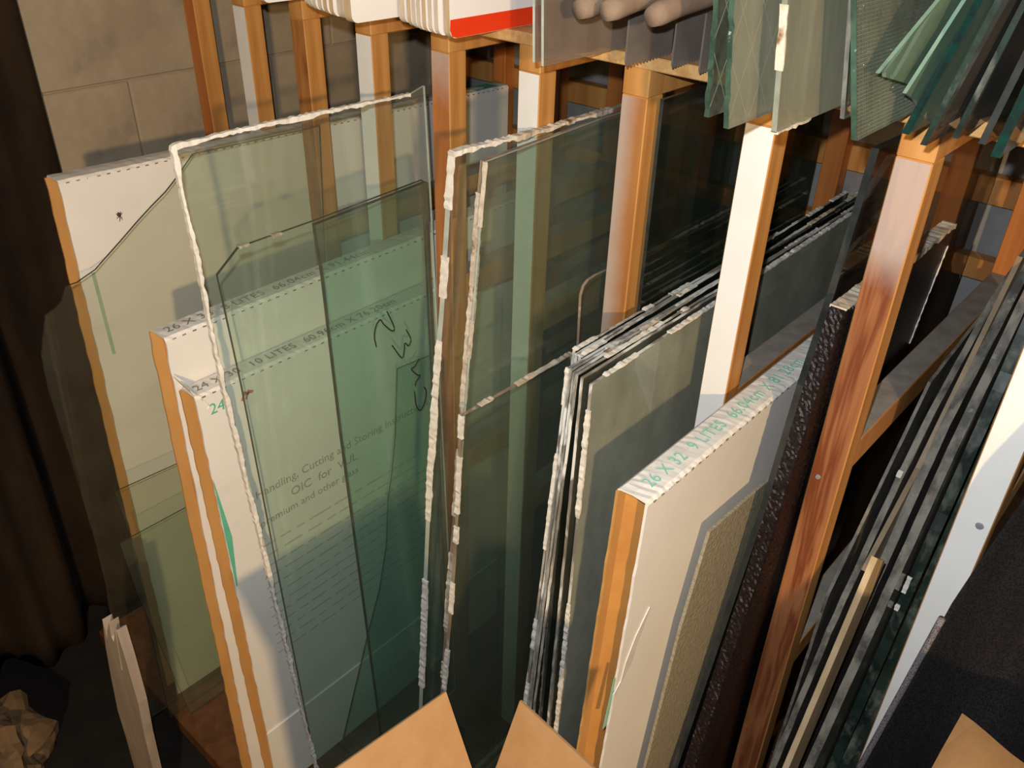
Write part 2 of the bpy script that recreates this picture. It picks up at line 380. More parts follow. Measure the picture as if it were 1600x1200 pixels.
OUT = {
    'left_box': ((-1.5750, 0.0000), [(-0.477, 1.311), (0.720, 1.285), (0.720, -0.048), (-0.520, -0.048)]),
    'irregular': ((-1.5605, 0.0909), [(-0.288, 1.355), (-0.332, 1.314), (-0.351, 1.298), (-0.381, 1.279), (-0.413, 1.257), (-0.449, 1.230), (-0.484, 1.205), (-0.500, 1.193), (-0.535, 1.180), (-0.557, 1.179), (-0.568, 1.154), (-0.582, 1.145), (-0.599, 1.138), (-0.612, 1.100), (-0.621, 1.071), (-0.625, 1.032), (-0.627, 0.990), (-0.625, 0.908), (-0.622, 0.820), (-0.621, 0.718), (-0.619, 0.614), (-0.621, 0.522), (-0.622, 0.452), (-0.628, 0.393), (-0.627, 0.315), (-0.628, 0.187), (-0.622, 0.067), (-0.616, -0.048), (-0.006, -0.048), (-0.006, 1.350)]),
    'c1': ((-1.5258, 0.0848), [(-0.569, 0.724), (-0.561, 0.606), (-0.564, 0.471), (-0.567, 0.230), (-0.570, -0.048), (-0.010, -0.048), (-0.010, 0.700)]),
    'c2': ((-1.4961, 0.0788), [(-0.593, 0.612), (-0.583, 0.444), (-0.559, 0.224), (-0.530, -0.048), (-0.010, -0.048), (-0.010, 0.620)]),
    'box2': ((-1.2130, 0.0000), [(-0.511, 1.147), (0.380, 1.160), (0.380, -0.048), (-0.530, -0.048)]),
    'box3': ((-1.1630, 0.0000), [(-0.505, 1.053), (0.250, 1.060), (0.250, -0.048), (-0.500, -0.048)]),
    'sheet1': ((-1.0642, -0.0442), [(-0.482, 1.479), (-0.480, 1.335), (-0.482, 1.095), (-0.473, 0.790), (-0.466, 0.516), (-0.459, 0.281), (-0.448, -0.048), (-0.020, -0.048), (-0.004, 1.296), (-0.004, 1.483), (-0.039, 1.474), (-0.343, 1.480)]),
    'sheet1w': ((-1.0642, -0.0442), [(-0.039, 1.474), (-0.200, 1.478), (-0.343, 1.480), (-0.482, 1.479), (-0.480, 1.335), (-0.482, 1.095), (-0.473, 0.790), (-0.466, 0.516), (-0.459, 0.281), (-0.448, -0.048)]),
    'sheet2': ((-1.0871, -0.0424), [(-0.442, 1.267), (-0.438, 1.067), (-0.439, 0.668), (-0.440, -0.048), (-0.030, -0.048), (-0.004, 1.312), (-0.250, 1.302), (-0.398, 1.299)]),
    'sheet2b': ((-1.0782, -0.0430), [(-0.260, 1.300), (-0.257, 1.207), (-0.262, 0.877), (-0.261, 0.514), (-0.261, -0.048), (-0.030, -0.048), (-0.004, 1.311)]),
    'sheetH': ((-1.0931, -0.0418), [(-0.096, 0.947), (-0.117, 0.795), (-0.136, 0.707), (-0.153, 0.649), (-0.170, 0.533), (-0.202, 0.424), (-0.245, 0.327), (-0.280, 0.242), (-0.399, -0.048), (-0.030, -0.048), (-0.004, 0.940)]),
    'mark1': ((-1.0587, -0.0442), [(-0.133, 1.098), (-0.119, 1.059), (-0.126, 1.055), (-0.143, 1.075), (-0.150, 1.087), (-0.161, 1.080), (-0.168, 1.060), (-0.166, 1.037)]),
    'mark2': ((-1.0587, -0.0442), [(-0.128, 1.024), (-0.107, 0.988), (-0.099, 1.001), (-0.096, 1.016), (-0.087, 1.007), (-0.080, 1.019), (-0.090, 1.043)]),
    'mark3': ((-1.0587, -0.0442), [(-0.063, 0.968), (-0.076, 0.955), (-0.085, 0.953), (-0.071, 0.934), (-0.064, 0.929), (-0.076, 0.919), (-0.078, 0.911)]),
    'mark4': ((-1.0587, -0.0442), [(-0.055, 0.898), (-0.050, 0.885), (-0.056, 0.863), (-0.070, 0.849), (-0.080, 0.868), (-0.081, 0.899)]),
    'I1': ((-0.8665, 0.0000), [(-0.200, 1.470), (-0.208, 1.411), (-0.227, 1.229), (-0.244, 1.095), (-0.265, 0.908), (-0.284, 0.691), (-0.307, 0.404), (-0.343, -0.048), (0.300, -0.048), (0.300, 1.466), (0.182, 1.461), (-0.066, 1.464)]),
    'I2': ((-0.8460, 0.0000), [(-0.158, 1.452), (-0.164, 1.405), (-0.179, 1.253), (-0.199, 1.084), (-0.225, 0.822), (-0.246, 0.627), (-0.266, 0.404), (-0.306, -0.048), (0.280, -0.048), (0.280, 1.463), (0.136, 1.460)]),
    'I2b': ((-0.8290, 0.0000), [(-0.167, 1.456), (-0.173, 1.402), (-0.188, 1.262), (-0.207, 1.095), (-0.232, 0.836), (-0.254, 0.645), (-0.274, 0.426), (-0.319, -0.048), (0.260, -0.048), (0.260, 1.465), (0.113, 1.465)]),
    'J': ((-0.8000, 0.0000), [(-0.252, 1.070), (-0.260, 0.928), (-0.272, 0.760), (-0.288, 0.608), (-0.306, 0.451), (-0.361, -0.048), (0.250, -0.048), (0.031, 1.066)]),
    'K': ((-0.7450, 0.0000), [(-0.022, 0.993), (-0.026, 1.132), (-0.029, 1.223), (-0.023, 1.238), (-0.012, 1.245), (0.008, 1.247), (0.038, 1.246), (0.164, 1.241), (0.453, 1.239), (0.400, -0.048), (-0.100, -0.048)]),
    'L': ((-0.6600, 0.0000), [(0.014, 1.544), (0.131, 1.545), (0.600, 1.500), (0.600, -0.048), (0.020, -0.048)]),
    'M0': ((-0.6480, 0.0000), [(-0.167, 1.218), (-0.220, 0.717), (-0.300, -0.048), (0.740, -0.048), (0.740, 1.208)]),
    'M1': ((-0.6375, 0.0000), [(-0.175, 1.218), (-0.226, 0.722), (-0.304, -0.048), (0.760, -0.048), (0.760, 1.220)]),
    'M2': ((-0.6270, 0.0000), [(-0.181, 1.221), (-0.232, 0.730), (-0.312, -0.048), (0.730, -0.048), (0.730, 1.235)]),
    'M3': ((-0.6165, 0.0000), [(-0.221, 1.223), (-0.260, 0.772), (-0.332, -0.048), (0.750, -0.048), (0.750, 1.213)]),
    'M4': ((-0.6060, 0.0000), [(-0.229, 1.227), (-0.266, 0.777), (-0.336, -0.048), (0.770, -0.048), (0.770, 1.229)]),
    'M5': ((-0.5955, 0.0000), [(-0.235, 1.231), (-0.273, 0.786), (-0.343, -0.048), (0.720, -0.048), (0.720, 1.245)]),
    'M6': ((-0.5850, 0.0000), [(-0.243, 1.236), (-0.278, 0.792), (-0.342, -0.048), (0.760, -0.048), (0.760, 1.226)]),
    'M7': ((-0.5745, 0.0000), [(-0.245, 1.236), (-0.259, 0.750), (-0.282, -0.048), (0.750, -0.048), (0.750, 1.238)]),
    'M8': ((-0.5640, 0.0000), [(-0.238, 1.227), (-0.248, 0.726), (-0.264, -0.048), (0.730, -0.048), (0.730, 1.241)]),
    'box26': ((-0.4120, 0.0000), [(-0.306, 1.143), (0.340, 1.143), (0.340, -0.048), (-0.370, -0.048)]),
    'tan': ((-0.3920, 0.0000), [(-0.160, 1.017), (-0.196, 0.846), (-0.227, 0.578), (-0.299, -0.048), (0.300, -0.048), (0.050, 1.004)]),
    'Q1': ((-0.3780, 0.0000), [(0.081, 1.524), (0.049, 1.326), (0.017, 1.192), (-0.012, 0.987), (-0.094, 0.662), (-0.273, -0.048), (0.620, -0.048), (0.776, 1.095), (0.797, 1.365), (0.760, 1.500)]),
    'Q2': ((-0.3520, 0.0000), [(-0.001, 1.335), (-0.026, 1.213), (-0.078, 0.894), (-0.139, 0.595), (-0.270, -0.048), (0.200, -0.048), (0.351, 1.050), (0.379, 1.116), (0.401, 1.208), (0.439, 1.330)]),
    'V1': ((-0.2620, 0.0000), [(0.267, 1.133), (0.125, 0.929), (0.049, 0.820), (0.000, -0.048), (0.550, -0.048), (0.700, 1.200)]),
    'V2': ((-0.2460, 0.0000), [(0.431, 1.223), (0.263, 1.088), (0.188, 0.994), (0.051, 0.747), (-0.028, 0.491), (-0.195, -0.048), (0.500, -0.048), (0.660, 1.300)]),
    'V3': ((-0.2320, 0.0000), [(0.090, 0.868), (0.233, 0.995), (0.452, 1.301), (0.598, 1.236), (0.451, 0.864), (0.154, 0.809)]),
    'V4': ((-0.2240, 0.0000), [(0.464, 1.265), (0.265, 1.073), (0.160, 0.837), (0.059, 0.636), (-0.287, -0.048), (0.450, -0.048), (0.620, 1.360)]),
    'V5': ((-0.2050, 0.0000), [(-0.004, 0.982), (-0.129, 0.608), (-0.347, -0.048), (-0.068, 0.530), (0.054, 0.936)]),
    'V6': ((-0.1930, 0.0000), [(0.356, 1.289), (0.204, 1.070), (0.113, 0.863), (0.015, 0.638), (-0.285, -0.048), (0.400, -0.048), (0.550, 1.360)]),
    'V7': ((-0.1760, 0.0000), [(0.329, 1.263), (0.248, 1.030), (0.176, 0.829), (0.104, 0.549), (-0.048, -0.048), (0.400, -0.048), (0.550, 1.340)]),
    'V8': ((-0.1560, 0.0000), [(0.293, 1.225), (0.249, 1.027), (0.185, 0.821), (0.098, 0.573), (-0.120, -0.048), (0.350, -0.048), (0.500, 1.300)]),
    'w1': ((-0.3527, -0.0691), [(-0.212, 1.601), (0.150, 1.601), (0.150, 1.901), (-0.212, 1.901)]),
    'w2': ((-0.2353, -0.1192), [(-0.235, 1.601), (0.120, 1.601), (0.120, 1.901), (-0.235, 1.901)]),
    'fro': ((-0.2052, -0.1119), [(-0.211, 1.601), (0.180, 1.601), (0.180, 1.901), (-0.211, 1.901)]),
    'nar': ((-0.0999, -0.1600), [(-0.108, 1.601), (0.150, 1.601), (0.150, 1.901), (-0.108, 1.901)]),
    'pat': ((0.0860, -0.2500), [(-0.176, 1.601), (0.250, 1.601), (0.250, 1.901), (-0.176, 1.901)]),
    's1': ((-0.6870, 0.2500), [(-0.115, 1.601), (0.200, 1.601), (0.200, 1.821), (-0.115, 1.821)]),
    's2': ((-0.5942, 0.2100), [(-0.141, 1.601), (0.200, 1.601), (0.200, 1.821), (-0.141, 1.821)]),
    's3': ((-0.5396, 0.1850), [(-0.092, 1.601), (0.220, 1.601), (0.220, 1.821), (-0.092, 1.821)]),
    's4': ((-0.4575, 0.1500), [(-0.093, 1.601), (0.220, 1.601), (0.220, 1.821), (-0.093, 1.821)]),
    's5': ((-0.3872, 0.1200), [(-0.129, 1.601), (0.180, 1.601), (0.180, 1.821), (-0.129, 1.821)]),
    's6': ((-0.3184, 0.1000), [(-0.140, 1.601), (0.200, 1.601), (0.200, 1.821), (-0.140, 1.821)]),
    'px1': ((-0.6823, -0.0487), [(-0.149, 1.601), (0.200, 1.601), (0.200, 1.901), (-0.149, 1.901)]),
    'px2': ((-0.6487, -0.0556), [(-0.158, 1.601), (0.200, 1.601), (0.200, 1.901), (-0.158, 1.901)]),
    'stick': ((-0.7200, 0.0000), [(-1.249, 0.640), (-1.255, 0.606), (-1.263, 0.574), (-1.240, 0.618), (-1.217, 0.657), (-1.230, 0.609), (-1.225, 0.599), (-1.199, 0.649), (-1.211, 0.598), (-1.236, 0.516), (-1.228, 0.517), (-1.205, 0.611), (-1.189, 0.657), (-1.191, 0.580), (-1.196, 0.514), (-1.202, 0.444), (-1.228, 0.321), (-1.247, 0.195), (-1.293, -0.096), (-1.420, -0.246), (-1.379, 0.059), (-1.361, 0.192), (-1.352, 0.288), (-1.319, 0.418), (-1.285, 0.539)]),
}


def base_of(key):
    (a, b), o = OUT[key]
    zz = min(p[1] for p in o)
    ys = [p[0] for p in o]
    return Vector((a + b * zz, (min(ys) + max(ys)) / 2, zz))


def sheet(name, key, th, mats, label, cat='glass sheet', group=None, jag=0.0, step=0.03, seed=0, root=False, outline=None):
    """upright pane from OUT[key]; local origin at its foot; mats = (face, edge)"""
    (a, b), o = OUT[key]
    if outline:
        o = outline
    rnd = random.Random(seed + 11)
    if jag:
        o = resample(o, step, jag, rnd, min(p[1] for p in o) + 0.006)
    base = base_of(key)
    bm = bmesh.new()
    c0, c1, sd = poly(bm, [Vector((a + b * z, y, z)) - base for y, z in o], Vector((th, 0, 0)))
    for f in sd:
        f.material_index = 1
    if root:
        e = empty(name, base, label, cat, group)
        p = obj('pane', bm, list(mats), e)
        return e
    ob = obj(name, bm, list(mats), None, base)
    return tag(ob, label, cat, group)


def putty(parent, key, th, idx, mat, wmin, wmax, seed, name='putty_strip', gaps=0.0, pts=None, out=0.0015, step=0.006):
    """irregular strip of old putty wrapped round an edge of sheet key along outline points idx"""
    (a, b), o = OUT[key]
    base = parent.matrix_basis.translation.copy() if parent else Vector()
    rnd = random.Random(seed)
    line = [o[i] for i in idx] if pts is None else pts
    cy = sum(p[0] for p in o) / len(o)
    cz = sum(p[1] for p in o) / len(o)
    smp = []
    for i in range(len(line) - 1):
        p, q = line[i], line[i + 1]
        d = math.hypot(q[0] - p[0], q[1] - p[1])
        n = max(2, int(d / step))
        for j in range(n + (1 if i == len(line) - 2 else 0)):
            t = j / n
            smp.append((p[0] + (q[0] - p[0]) * t, p[1] + (q[1] - p[1]) * t, (q[0] - p[0]) / d, (q[1] - p[1]) / d))
    w = rnd.uniform(wmin, wmax)
    runs, cur = [], []
    on = True
    run = 0
    for (y, z, ty, tz) in smp:
        ny, nz = -tz, ty
        if (cy - y) * ny + (cz - z) * nz < 0:
            ny, nz = -ny, -nz
        w += rnd.uniform(-1, 1) * (wmax - wmin) * 0.40
        w = min(max(w, wmin), wmax)
        run -= 1
        if run <= 0:
            on = rnd.random() >= gaps
            run = rnd.randint(4, 14)
        if not on:
            if len(cur) > 1:
                runs.append(cur)
            cur = []
            continue
        x0 = a + b * z
        ex = rnd.uniform(0.0006, 0.0020)
        eo = out * rnd.uniform(0.35, 1.5) + rnd.uniform(-0.0004, 0.0012)
        cur.append([Vector(v) - base for v in (
            (x0 - ex, y - ny * eo, z - nz * eo), (x0 + th + ex, y - ny * eo, z - nz * eo),
            (x0 + th + ex, y + ny * w, z + nz * w), (x0 - ex, y + ny * w * rnd.uniform(0.7, 1.0), z + nz * w))])
    if len(cur) > 1:
        runs.append(cur)
    for r in runs:
        bm = bmesh.new()
        rings = [[bm.verts.new(v) for v in q] for q in r]
        for r0, r1 in zip(rings, rings[1:]):
            for k in range(4):
                bm.faces.new((r0[k], r0[(k + 1) % 4], r1[(k + 1) % 4], r1[k]))
        bm.faces.new(list(reversed(rings[0])))
        bm.faces.new(rings[-1])
        obj(name, bm, mat, parent)


def text_part(name, s, size, origin, xdir, ydir, mat, parent, spacing=1.0, lift=0.0006):
    """lettering as a thin mesh; origin in the parent's local space"""
    cu = bpy.data.curves.new(name, 'FONT')
    cu.body = s
    cu.size = size
    cu.space_character = spacing
    cu.extrude = 0.0002
    cu.resolution_u = 3
    t = bpy.data.objects.new(name, cu)
    COL.objects.link(t)
    dg = bpy.context.evaluated_depsgraph_get()
    me = bpy.data.meshes.new_from_object(t.evaluated_get(dg))
    bpy.data.objects.remove(t)
    bpy.data.curves.remove(cu)
    x, y = Vector(xdir).normalized(), Vector(ydir).normalized()
    z = x.cross(y)
    org = Vector(origin) + z * lift
    me.transform(Matrix(((x.x, y.x, z.x, org.x), (x.y, y.y, z.y, org.y), (x.z, y.z, z.z, org.z), (0, 0, 0, 1))))
    me.materials.clear()
    me.materials.append(M[mat])
    o = bpy.data.objects.new(name, me)
    COL.objects.link(o)
    o.parent = parent
    return o


def tube(bm, pts, rads, seg=12, cap=True):
    rings = []
    n = len(pts)
    for i, p in enumerate(pts):
        p = Vector(p)
        t = (Vector(pts[min(i + 1, n - 1)]) - Vector(pts[max(i - 1, 0)])).normalized()
        u = t.cross(Vector((0, 0, 1)))
        if u.length < 1e-3:
            u = t.cross(Vector((1, 0, 0)))
        u.normalize()
        v = u.cross(t)
        rings.append([bm.verts.new(p + (u * math.cos(2 * math.pi * k / seg) + v * math.sin(2 * math.pi * k / seg)) * rads[i]) for k in range(seg)])
    for r0, r1 in zip(rings, rings[1:]):
        for k in range(seg):
            bm.faces.new((r0[k], r0[(k + 1) % seg], r1[(k + 1) % seg], r1[k]))
    if cap:
        bm.faces.new(rings[0])
        bm.faces.new(list(reversed(rings[-1])))


# ------------------------------------------------------------------ the setting
bm = bmesh.new()
box(bm, -3.2, 1.6, -2.4, 1.0, -0.20, -0.15)
tag(obj('floor', bm, 'floor_dark'), kind='structure')
bm = bmesh.new()
box(bm, -2.15, 1.6, 0.885, 0.985, -0.15, 2.5)
tag(obj('wall_back', bm, 'back_wall'), 'grey concrete wall behind the rack', kind='structure')
bm = bmesh.new()
box(bm, -2.14, -2.056, -0.285, 0.885, -0.15, 2.5)
wl = tag(obj('wall_left', bm, 'mortar'), 'tan concrete block wall at the left end of the rack', kind='structure')
BLK = {}
rb = random.Random(4)
for r in range(13):
    z0 = r * 0.198 - 0.236
    z1 = min(z0 + 0.194, 2.5)
    z0 = max(z0, -0.15)
    y = -0.287 - (0.2 if r % 2 else 0.0)
    while y < 0.88:
        ya, yb = max(y, -0.287), min(y + 0.396, 0.884)
        if yb - ya > 0.03:
            k = (round(yb - ya, 3), round(z1 - z0, 3))
            if k not in BLK:
                bm = bmesh.new()
                box(bm, -0.02, 0.005, 0, k[0], 0, k[1], 0.003)
                o = obj('concrete_block', bm, 'concrete', wl)
                BLK[k] = o
            else:
                o = BLK[k].copy()
                COL.objects.link(o)
                o.parent = wl
            o.location = (-2.056 + rb.uniform(-0.0015, 0.0015), ya, z0)
        y += 0.40

# ------------------------------------------------------------------ the rack
rack = empty('glass_rack', (-0.95, 0.4, 0.0), 'wooden storage rack of slim square posts under a shelf', 'rack')
RB = Vector((-0.95, 0.4, 0.0))
PX = [-1.903 + i * 0.1977 for i in range(10)]
PW = 0.044
PD = 0.041
PTOP = 1.544


def rack_box(name, x0, x1, y0, y1, z0, z1, mats, front=None, top=None, bev=0.0015, label=None):
    bm = bmesh.new()
    c = Vector(((x0 + x1) / 2, (y0 + y1) / 2, z0 + (z1 - z0) * 0.5))
    box(bm, x0 - c.x, x1 - c.x, y0 - c.y, y1 - c.y, z0 - c.z, z1 - c.z, bev)
    bm.normal_update()
    for f in bm.faces:
        if front is not None and f.normal.y < -0.9:
            f.material_index = front
        if top is not None and f.normal.z > 0.9:
            f.material_index = top
    o = obj(name, bm, mats, rack, c - RB)
    if label:
        o['label'] = label
    return o


NAT = ['pine_red', None, 'pine_knotty', None, 'pine_pale_top', None, 'pine_hazed', None, 'pine_grain', None]
for i, x in enumerate(PX):
    w = NAT[i]
    if w is None:
        rack_box('front_post', x, x + PW, 0, PD, -0.05, PTOP, ['pine', 'white_paint'], front=1, label='post with white painted front')
    else:
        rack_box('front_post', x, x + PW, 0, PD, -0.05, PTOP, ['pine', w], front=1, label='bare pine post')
    rack_box('top_bar', x, x + PW, 0, 0.84, PTOP, 1.582, ['pine'])
    rack_box('rear_post', x, x + PW, 0.80, 0.84, -0.05, PTOP, ['pine_red'])
    rack_box('side_rail', x + 0.001, x + PW - 0.001, PD, 0.80, 1.078, 1.128, ['pine', 'dusty_top'], top=1)
    rack_box('side_rail', x + 0.001, x + PW - 0.001, PD, 0.80, 0.645, 0.695, ['pine', 'dusty_top'], top=1)
for nx, nz, nr in ((PX[8] + 0.012, 1.068, 0.0042), (PX[9] + 0.030, 1.105, 0.0055), (PX[9] + 0.018, 0.706, 0.004)):
    bm = bmesh.new()
    bmesh.ops.create_cone(bm, cap_ends=True, segments=14, radius1=nr, radius2=nr * 0.8, depth=0.002, matrix=Matrix.Rotation(math.pi / 2, 4, 'X'))
    obj('nail_head', bm, 'nail_steel', rack, Vector((nx, -0.0008, nz)) - RB)
rack_box('shelf_board', -1.95, 0.35, 0.0, 0.86, 1.582, 1.600, ['strand_board'])
rack_box('rear_rail', -1.95, 0.35, 0.842, 0.88, 1.245, 1.30, ['pine'])
rack_box('rear_rail', -1.95, 0.35, 0.842, 0.88, 1.085, 1.13, ['pine'])
for k in range(6):
    y0 = -0.56 + k * 0.236
    rack_box('base_plank', -1.93, 0.35, y0, y0 + 0.233, -0.10, -0.05, ['old_pine'], bev=0.003)
for k in range(3):
    x0 = (-1.93, -0.85, 0.25)[k]
    rack_box('base_bearer', x0, x0 + 0.05, -0.53, 0.82, -0.15, -0.10, ['old_pine'])


# ------------------------------------------------------------------ flat cartons
def carton(key, th, label, flap_text=None, front_open=True, seed=0, size=0.018):
    """flat glass carton: white printed sheet on its right face and top, brown board elsewhere, open front end"""
    (a, b), o = OUT[key]
    base = base_of(key)
    e = empty('flat_carton', base, label, 'carton')
    yf_t, zt = o[0]
    yb, zb = o[1][0], o[2][1]
    yf_b = o[3][0]
    ztb = o[1][1]
    X1 = a - base.x
    X0 = X1 - th
    t = 0.004
    L = lambda x, y, z: Vector((x, y - base.y, z - base.z))
    rnd = random.Random(seed)
    # right face panel with a ragged front edge
    fr = []
    n = 60
    for i in range(n + 1):
        s = i / n
        fr.append((yf_t + (yf_b - yf_t) * s + rnd.uniform(-0.0012, 0.0012), zt + (zb - zt) * s))
    bm = bmesh.new()
    poly(bm, [L(X1 - t, y, z) for y, z in fr] + [L(X1 - t, yb, zb), L(X1 - t, yb, ztb)], Vector((t, 0, 0)))
    face = obj('printed_face', bm, 'card_white', e)
    # left panel
    bm = bmesh.new()
    poly(bm, [L(X0, y - 0.004, z) for y, z in fr] + [L(X0, yb, zb), L(X0, yb, ztb)], Vector((t, 0, 0)))
    obj('back_panel', bm, 'card_brown', e)
    # rounded brown end board, set back a little
    bm = bmesh.new()
    poly(bm, [L(X0 + t, yf_t + 0.016, zt - 0.004), L(X1 - t, yf_t + 0.040, zt - 0.004), L(X1 - t, yf_b + 0.040, zb), L(X0 + t, yf_b + 0.016, zb)], Vector((0, 0.005, 0)))
    obj('end_board', bm, 'card_inner', e)
    # top flap with a bumpy fold on both long edges
    bm = bmesh.new()
    m = 90
    rows = []
    for i in range(m + 1):
        s = i / m
        y = yf_t + (yb - yf_t) * s
        z = zt + (ztb - zt) * s
        row = []
        for j, (fx, dz) in enumerate(((0.0, -0.0035), (0.10, 0.0012), (0.5, 0.0022), (0.90, 0.0012), (1.0, -0.0035))):
            q = rnd.uniform(-0.0007, 0.0007)
            row.append(bm.verts.new(L(X0 - 0.0008 + (th + 0.0016) * fx + q, y, z + dz + q)))
        rows.append(row)
    for r0, r1 in zip(rows, rows[1:]):
        for j in range(4):
            bm.faces.new((r0[j], r0[j + 1], r1[j + 1], r1[j]))
    ex = bmesh.ops.extrude_face_region(bm, geom=bm.faces[:])
    for v in ex['geom']:
        if isinstance(v, bmesh.types.BMVert):
            v.co.z += 0.003
    flap = obj('top_flap', bm, 'card_white', e)
    # perforation cuts along the fold above the printed face
    bm = bmesh.new()
    y = yf_t + 0.012
    while y < yb - 0.02:
        z = zt + (ztb - zt) * (y - yf_t) / (yb - yf_t)
        box(bm, X1 - 0.0015, X1 + 0.0014, y - base.y, y - base.y + 0.0065, z - base.z - 0.0022, z - base.z - 0.0002)
        y += 0.0185 + rnd.uniform(-0.001, 0.001)
    obj('perforation', bm, 'card_perforation', e)
    if flap_text:
        lead, s, mat = flap_text
        y = yf_t + lead
        for w in s.split('   '):
            tx = text_part('printed_text', w, size, L(X1 - th * 0.27, y, zt + 0.0056 + (ztb - zt) * (y - yf_t) / (yb - yf_t)), (0, yb - yf_t, ztb - zt), (-1, 0, 0), mat, flap, 1.05)
            y = max(v.co.y for v in tx.data.vertices) + base.y + size * 0.75
    return e, face, (X0, X1, L)


lb, lbf, (lx0, lx1, LL) = carton('left_box', 0.048, 'tall white carton leaning deepest at the left, beneath the bare block wall', seed=1)
bm = bmesh.new()
box(bm, lx1, lx1 + 0.0006, -0.462 - base_of('left_box').y, -0.455 - base_of('left_box').y, 1.00, 1.18)
obj('printed_stripe', bm, 'ink_faded_green', lbf)
bm = bmesh.new()
by = base_of('left_box').y
box(bm, lx0 + 0.006, lx1 - 0.006, 0.50 - by, 0.68 - by, 1.3385, 1.340)
o = obj('printed_stripe', bm, 'ink_green', lb)
bm = bmesh.new()
p0 = LL(lx1 + 0.001, -0.385, 1.228)
bmesh.ops.create_icosphere(bm, subdivisions=1, radius=0.0045, matrix=Matrix.Translation(p0))
for ang in (0.3, 1.0, 1.9, 2.6, 3.6, 4.4, 5.3):
    q = p0 + Vector((0.001, math.cos(ang) * 0.007, math.sin(ang) * (0.014 if ang > 3 else 0.006)))
    tube(bm, [p0, (p0 + q) / 2 + Vector((0.003, 0, 0)), q], [0.001, 0.0008, 0.0005], 5)
bug = obj('dead_insect', bm, 'insect_dark', None, None)
bug.data.transform(Matrix.Translation(base_of('left_box') - (base_of('left_box') + p0)))
bug.location = base_of('left_box') + p0
tag(bug, 'small dead insect stuck to the tall white carton', 'insect')

b2, b2f, (x0, x1, L2) = carton('box2', 0.047, 'white carton with brown open end, taller of the pair behind green panes', (0.012, '26 X 36   8 LITES   66.04cm X 91.44cm', 'ink_grey'), seed=2, size=0.026)
b3, b3f, (x0, x1, L3) = carton('box3', 0.044, 'shorter white carton with torn top corner and green mark, behind green panes', (0.010, '24 X 30   10 LITES   60.96cm X 76.20cm', 'ink_grey'), seed=3, size=0.026)
bm = bmesh.new()
p = L3(x1, -0.497, 0.0)
z0 = 0.60
poly(bm, [L3(x1, -0.5035, 0.885), L3(x1, -0.490, 0.74), L3(x1, -0.4985, 0.62), L3(x1, -0.5015, 0.62)], Vector((0.0006, 0, 0)))
obj('printed_mark', bm, 'ink_green', b3f)
for i, (s, y, z, sz) in enumerate((('Handling, Cutting and Storing Instructions', -0.43, 0.792, 0.026), ('OIC  for  VUL', -0.355, 0.755, 0.028), ('premium and other glass', -0.43, 0.722, 0.024),
                                   ('1.', -0.44, 0.690, 0.024))):
    text_part('printed_text', s, sz, L3(x1, y, z), (0, 1, 0), (0, 0, 1), 'ink_faint', b3f)
bm = bmesh.new()
rt = random.Random(9)
for i in range(12):
    z = 0.672 - i * 0.027
    y = -0.44
    while y < -0.02:
        w = rt.uniform(0.018, 0.06)
        box(bm, x1, x1 + 0.0005, y - base_of('box3').y, y + w - base_of('box3').y, z - base_of('box3').z, z - base_of('box3').z + 0.0045)
        y += w + rt.uniform(0.008, 0.016)
tag(obj('small_print', bm, 'ink_fainter', b3f), kind='stuff')
text_part('printed_text', '24', 0.03, L3(x1, -0.485, 1.012), (0, 1, 0), (0, 0, 1), 'ink_green', b3f)
bm = bmesh.new()
for dy in (0, 0.008):
    poly(bm, [L3(x1, -0.425 + dy, 1.012), L3(x1, -0.417 + dy, 1.028), L3(x1, -0.405 + dy, 1.022), L3(x1, -0.409 + dy, 1.018), L3(x1, -0.416 + dy, 1.021), L3(x1, -0.421 + dy, 1.010)], Vector((0.0006, 0, 0)))
obj('printed_logo', bm, 'ink_red', b3f)
bm = bmesh.new()   # the fold of the bottom flap
poly(bm, [L3(x1, -0.503, 0.165), L3(x1, 0.25, 0.165), L3(x1, 0.25, -0.047), L3(x1, -0.505, -0.047)], Vector((0.004, 0, 0)))
obj('bottom_flap', bm, 'card_white', b3)
# torn strip of paper at the top front corner
bm = bmesh.new()
rt = random.Random(3)
tp = []
for i in range(9):
    s = i / 8
    tp.append(L3(x1 + 0.001 + rt.uniform(0, 0.003), -0.512 + rt.uniform(-0.006, 0.006) + 0.03 * s, 1.075 - 0.055 * s + rt.uniform(-0.006, 0.006)))
tp2 = [v + Vector((-0.03 - rt.uniform(0, 0.012), -0.004, 0.012)) for v in reversed(tp)]
poly(bm, tp + tp2, Vector((0, 0, 0.002)))
obj('torn_paper', bm, 'card_white', b3)

b26, b26f, (x0, x1, L26) = carton('box26', 0.047, 'white carton printed 26 X 32 9 LITES beside a black textured pane', (0.026, '26 X 32   9 LITES   66.04cm X 81.28cm', 'ink_pale_green'), seed=5, size=0.0265)
bm = bmesh.new()
poly(bm, [L26(x1, -0.333, 0.835), L26(x1, -0.328, 0.835), L26(x1, -0.338, 0.735), L26(x1, -0.346, 0.735)], Vector((0.0006, 0, 0)))
obj('printed_mark', bm, 'ink_pale_green', b26f)
bm = bmesh.new()
rt = random.Random(8)
tp = [(-0.330, 0.800), (-0.315, 0.815), (-0.308, 0.850), (-0.290, 0.890), (-0.262, 0.928), (-0.258, 0.926), (-0.272, 0.895), (-0.285, 0.862), (-0.290, 0.838), (-0.300, 0.826), (-0.312, 0.812), (-0.325, 0.792)]
poly(bm, [L26(x1 + 0.0005, y, z) for y, z in tp], Vector((0.0015, 0, 0)))
obj('tape_scrap', bm, 'tape_white', b26)

